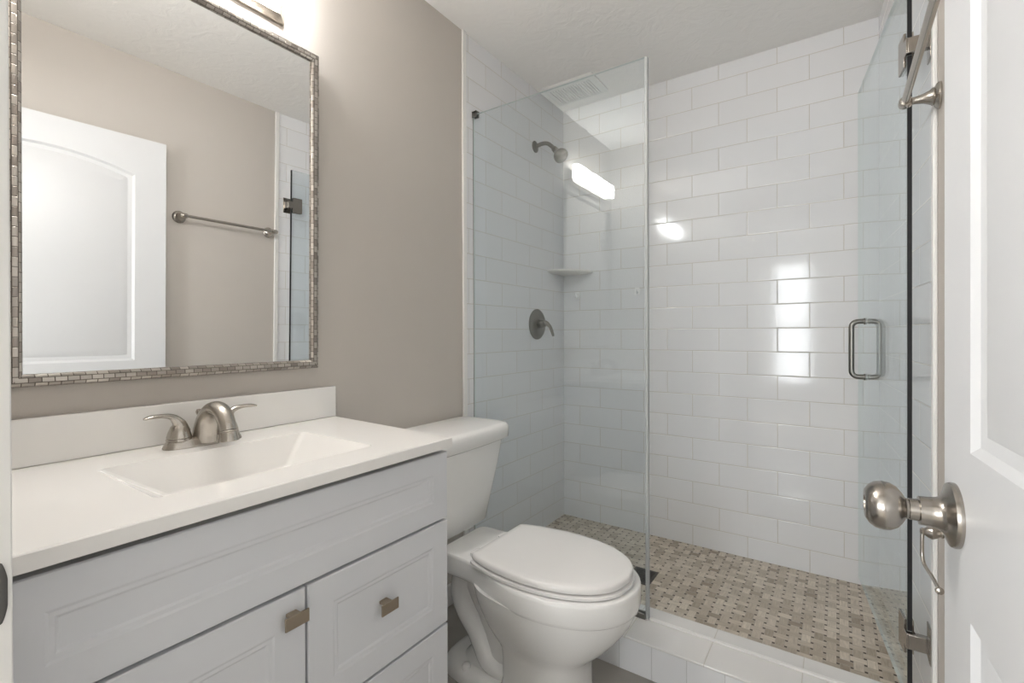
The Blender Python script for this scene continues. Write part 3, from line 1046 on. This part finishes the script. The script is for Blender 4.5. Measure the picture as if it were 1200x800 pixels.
for zc in (0.30, 1.85):
    bm = bmesh.new()
    for s in (-1, 1):      # clamp plates on both faces of the glass
        y0, y1 = sorted((s * (GT / 2 + 0.0003), s * (GT / 2 + 0.006)))
        box(bm, 0.004, 0.060, y0, y1, zc - 0.045, zc + 0.045)
        box(bm, -0.016, 0.006, y0, y1, zc - 0.020, zc + 0.020)
    box(bm, -0.022, -0.0065, -0.011, 0.011, zc - 0.020, zc + 0.020)
    # bracket to the wall plate: wall lies towards world +x
    dw = Vector((ca, sa, 0))
    q = Vector((-0.012, 0, 0))
    def rot_box(x0, x1, y0, y1, za, zb):
        t2 = bmesh.new()
        box(t2, x0, x1, y0, y1, za, zb)
        t2.transform(Matrix.Rotation(-gd.rotation_euler.z, 4, 'Z'))
        me2 = bpy.data.meshes.new('tmp')
        t2.to_mesh(me2)
        t2.free()
        bm.from_mesh(me2)
        bpy.data.meshes.remove(me2)
    gap = XR - GHX
    rot_box(-0.004, gap - 0.006, -0.024, -0.004, zc - 0.019, zc + 0.019)
    rot_box(gap - 0.0085, gap - 0.001 - 0.0035, -0.030, 0.024, zc - 0.045, zc + 0.045)
    o = gobj('hinge', bm, M['knob'], bevel=0.001)
bm = bmesh.new()
hx = GL * ((2.20 - GHY) / (GEY - GHY))
za, zb = 0.940, 1.147
def ring_path(s):
    r = 0.022
    d = 0.047
    pts = [(hx, s * GT / 2, za)]
    pts.append((hx, s * (d - r), za))
    for i in range(1, 7):
        a = math.radians(-90 + 15 * i)
        pts.append((hx, s * (d - r + r * math.cos(a)), za + r + r * math.sin(a)))
    pts.append((hx, s * d, zb - r))
    for i in range(1, 7):
        a = math.radians(15 * i)
        pts.append((hx, s * (d - r + r * math.cos(a)), zb - r + r * math.sin(a)))
    pts.append((hx, s * GT / 2, zb))
    return pts
for s in (-1, 1):
    tube(bm, ring_path(s), 0.0092, n=16, k=1)
    for z in (za, zb):
        lathe(bm, (hx, s * (GT / 2 + 0.0003), z), (0, s, 0), [(0, 0.0125), (0.004, 0.0125), (0.0045, 0.0085)], 20)
gobj('handle', bm, M['nickel_dark'])

# ------------------------------------------------------------------ shower fittings
sh = thing('showerhead', 'brushed nickel shower head on a bent arm high on tiled wall', 'shower head', (0.0, 2.137, 2.088))
bm = bmesh.new()
lathe(bm, (0.0003, 2.137, 2.088), (1, 0, 0), [(0, 0.030), (0.003, 0.030), (0.007, 0.024), (0.010, 0.014), (0.012, 0.011)], 28)
obj('flange', bm, M['nickel_dark'], sh)
bm = bmesh.new()
arm = [(0.004, 2.137, 2.088), (0.045, 2.137, 2.094), (0.080, 2.138, 2.086), (0.112, 2.139, 2.056)]
tube(bm, arm, 0.0105, n=16, k=6)
obj('arm', bm, M['nickel_dark'], sh)
bm = bmesh.new()
lathe(bm, (0.110, 2.139, 2.058), (0.66, 0.02, -0.75), [(0, 0.012), (0.004, 0.015), (0.020, 0.0155), (0.022, 0.012), (0.030, 0.016), (0.036, 0.023), (0.048, 0.034), (0.062, 0.0385), (0.074, 0.0375), (0.080, 0.033), (0.082, 0.028), (0.0815, 0)], 32)
obj('head', bm, M['nickel_dark'], sh)
sv_ = thing('shower_valve', 'round nickel shower valve with curved lever on tiled wall', 'shower valve', (0.0, 2.15, 1.155))
bm = bmesh.new()
lathe(bm, (0.0003, 2.15, 1.155), (1, 0, 0), [(0, 0.080), (0.004, 0.080), (0.010, 0.074), (0.013, 0.062), (0.014, 0.030)], 44)
obj('plate', bm, M['nickel_dark'], sv_)
bm = bmesh.new()
lathe(bm, (0.012, 2.15, 1.157), (1, 0, 0), [(0, 0.024), (0.018, 0.023), (0.019, 0.021), (0.022, 0.023), (0.034, 0.021), (0.040, 0.014), (0.041, 0)], 28)
tube(bm, [(0.030, 2.15, 1.160), (0.056, 2.152, 1.160), (0.078, 2.155, 1.140), (0.090, 2.158, 1.108), (0.094, 2.159, 1.092)], [0.017, 0.0125, 0.0085, 0.0075, 0.006], n=16, k=6)
obj('lever', bm, M['nickel_dark'], sv_)

# corner shelf
bm = bmesh.new()
def shelf_ring(R, z):
    pts = [(0.0003, YB - 0.0003, z)]
    for i in range(17):
        a = math.radians(90 * i / 16)
        pts.append((0.0003 + R * math.sin(a) * 0.97, YB - 0.0003 - R * math.cos(a), z))
    return pts
loft(bm, [shelf_ring(0.150, 1.438), shelf_ring(0.186, 1.446), shelf_ring(0.190, 1.452), shelf_ring(0.188, 1.456)])
tag(obj('corner_shelf', bm, M['shelf'], loc=(0.0, YB, 1.44), ang=40), 'small quarter round corner shelf on the shower tiles', 'shelf')

# clear hooks on the back wall
def hook(x, z, label):
    h = thing('adhesive_hook', label, 'hook', (x, YB, z), 'small hooks on the back shower wall')
    bm = bmesh.new()
    pts = [rrect(x - 0.014, x + 0.014, z - 0.02, z + 0.02, 0.008, 0)]
    loft(bm, [[(p[0], YB - 0.0004, p[1]) for p in pts[0]], [(p[0], YB - 0.004, p[1]) for p in pts[0]]])
    obj('plate', bm, M['hook'], h)
    bm = bmesh.new()
    tube(bm, [(x, YB - 0.004, z - 0.004), (x, YB - 0.018, z - 0.010), (x, YB - 0.026, z - 0.002), (x, YB - 0.027, z + 0.010)], [0.006, 0.005, 0.0045, 0.004], n=10, k=5)
    obj('prong', bm, M['hook'], h)
hook(0.090, 1.322, 'left white hook on tiled wall below the corner shelf')
hook(0.440, 1.327, 'right white hook on tiled wall beside the glass panel edge')

# drain grate in the mosaic floor
bm = bmesh.new()
dx0, dx1, dy0, dy1 = 0.565, 0.665, 1.945, 2.075
box(bm, dx0, dx1, dy0, dy1, ZS - 0.002, ZS + 0.0012)
nb = bmesh.new()
for i in range(12):
    y = dy0 + 0.010 + i * (dy1 - dy0 - 0.020) / 11
    box(nb, dx0 + 0.010, dx1 - 0.010, y - 0.0022, y + 0.0022, ZS + 0.0012, ZS + 0.0032)
for a in ((dx0, dx1, dy0, dy0 + 0.007), (dx0, dx1, dy1 - 0.007, dy1), (dx0, dx0 + 0.010, dy0, dy1), (dx1 - 0.010, dx1, dy0, dy1)):
    box(nb, a[0], a[1], a[2], a[3], ZS + 0.0012, ZS + 0.0034)
dg = thing('shower_drain', 'rectangular dark metal drain grate in the mosaic shower floor', 'drain', ((dx0 + dx1) / 2, (dy0 + dy1) / 2, ZS))
obj('shade_plate', bm, M['dark'], dg, smooth=False)  # flat plate with the shade below the slots put into its colour
obj('grate', nb, M['grate'], dg, smooth=False)

# exhaust vent on the ceiling
ve = thing('ceiling_vent', 'white slatted exhaust vent on the ceiling above the shower', 'vent', (0.175, 2.24, CEIL))
bm = bmesh.new()
vx0, vx1, vy0, vy1 = 0.030, 0.318, 2.152, 2.362
loft(bm, [rrect(vx0, vx1, vy0, vy1, 0.012, CEIL - 0.0003), rrect(vx0, vx1, vy0, vy1, 0.012, CEIL - 0.010), rrect(vx0 + 0.02, vx1 - 0.02, vy0 + 0.02, vy1 - 0.02, 0.008, CEIL - 0.018)])
obj('cover', bm, M['vent'], ve)
bm = bmesh.new()
for i in range(16):
    x = vx0 + 0.034 + i * (vx1 - vx0 - 0.068) / 15
    box(bm, x - 0.0042, x + 0.0042, vy0 + 0.03, vy1 - 0.03, CEIL - 0.0225, CEIL - 0.0178)
obj('slats', bm, M['vent'], ve, smooth=False)

# ------------------------------------------------------------------ towel bar on the right wall
tb = thing('towel_bar', 'brushed nickel towel bar on the wall behind the open door', 'towel bar', (XR, 1.27, 1.668))
BX, BZ = XR - 0.066, 1.668
for y in (1.045, 1.508):
    bm = bmesh.new()
    lathe(bm, (XR - 0.0003, y, BZ), (-1, 0, 0), [(0, 0.031), (0.004, 0.031), (0.008, 0.028), (0.012, 0.0195), (0.014, 0.021), (0.018, 0.0175), (0.030, 0.0115), (0.046, 0.0085), (0.052, 0.0085), (0.054, 0.012), (0.058, 0.0135)], 28)
    sgn = 1 if y > 1.2 else -1
    lathe(bm, (BX, y - sgn * 0.014, BZ), (0, sgn, 0), [(0, 0.0105), (0.004, 0.0125), (0.022, 0.0125), (0.026, 0.010), (0.028, 0.0115), (0.032, 0.0095), (0.036, 0)], 24)
    obj('post', bm, M['nickel'], tb)
bm = bmesh.new()
tube(bm, [(BX, 1.050, BZ), (BX, 1.502, BZ)], 0.0078, n=16, k=1)
obj('bar', bm, M['nickel'], tb)

# toilet paper holder on the right wall
PXp, PYp, PZp = XR, 1.36, 0.672
ph = thing('toilet_paper_holder', 'empty nickel toilet paper holder below the door knob', 'toilet paper holder', (PXp, PYp, PZp))
bm = bmesh.new()
lathe(bm, (PXp - 0.0003, PYp, PZp), (-1, 0, 0), [(0, 0.026), (0.004, 0.026), (0.009, 0.018), (0.013, 0.010), (0.014, 0.007), (0.017, 0.0095), (0.020, 0.007), (0.026, 0.011), (0.034, 0.0145), (0.042, 0.011), (0.047, 0.0065), (0.050, 0.0075), (0.054, 0.004)], 24)
obj('post', bm, M['nickel'], ph)
bm = bmesh.new()
px = PXp - 0.0495
tube(bm, [(px, PYp, PZp), (px - 0.001, PYp - 0.002, PZp - 0.02), (px - 0.001, PYp - 0.004, PZp - 0.052), (px + 0.0015, PYp - 0.018, PZp - 0.067), (px + 0.008, PYp - 0.06, PZp - 0.072), (px + 0.012, PYp - 0.115, PZp - 0.074)], 0.0036, n=12, k=6)
lathe(bm, (px + 0.012, PYp - 0.113, PZp - 0.074), (0, -1, 0), [(0, 0.0036), (0.002, 0.006), (0.006, 0.0075), (0.010, 0.006), (0.012, 0)], 16)
obj('arm', bm, M['nickel'], ph)
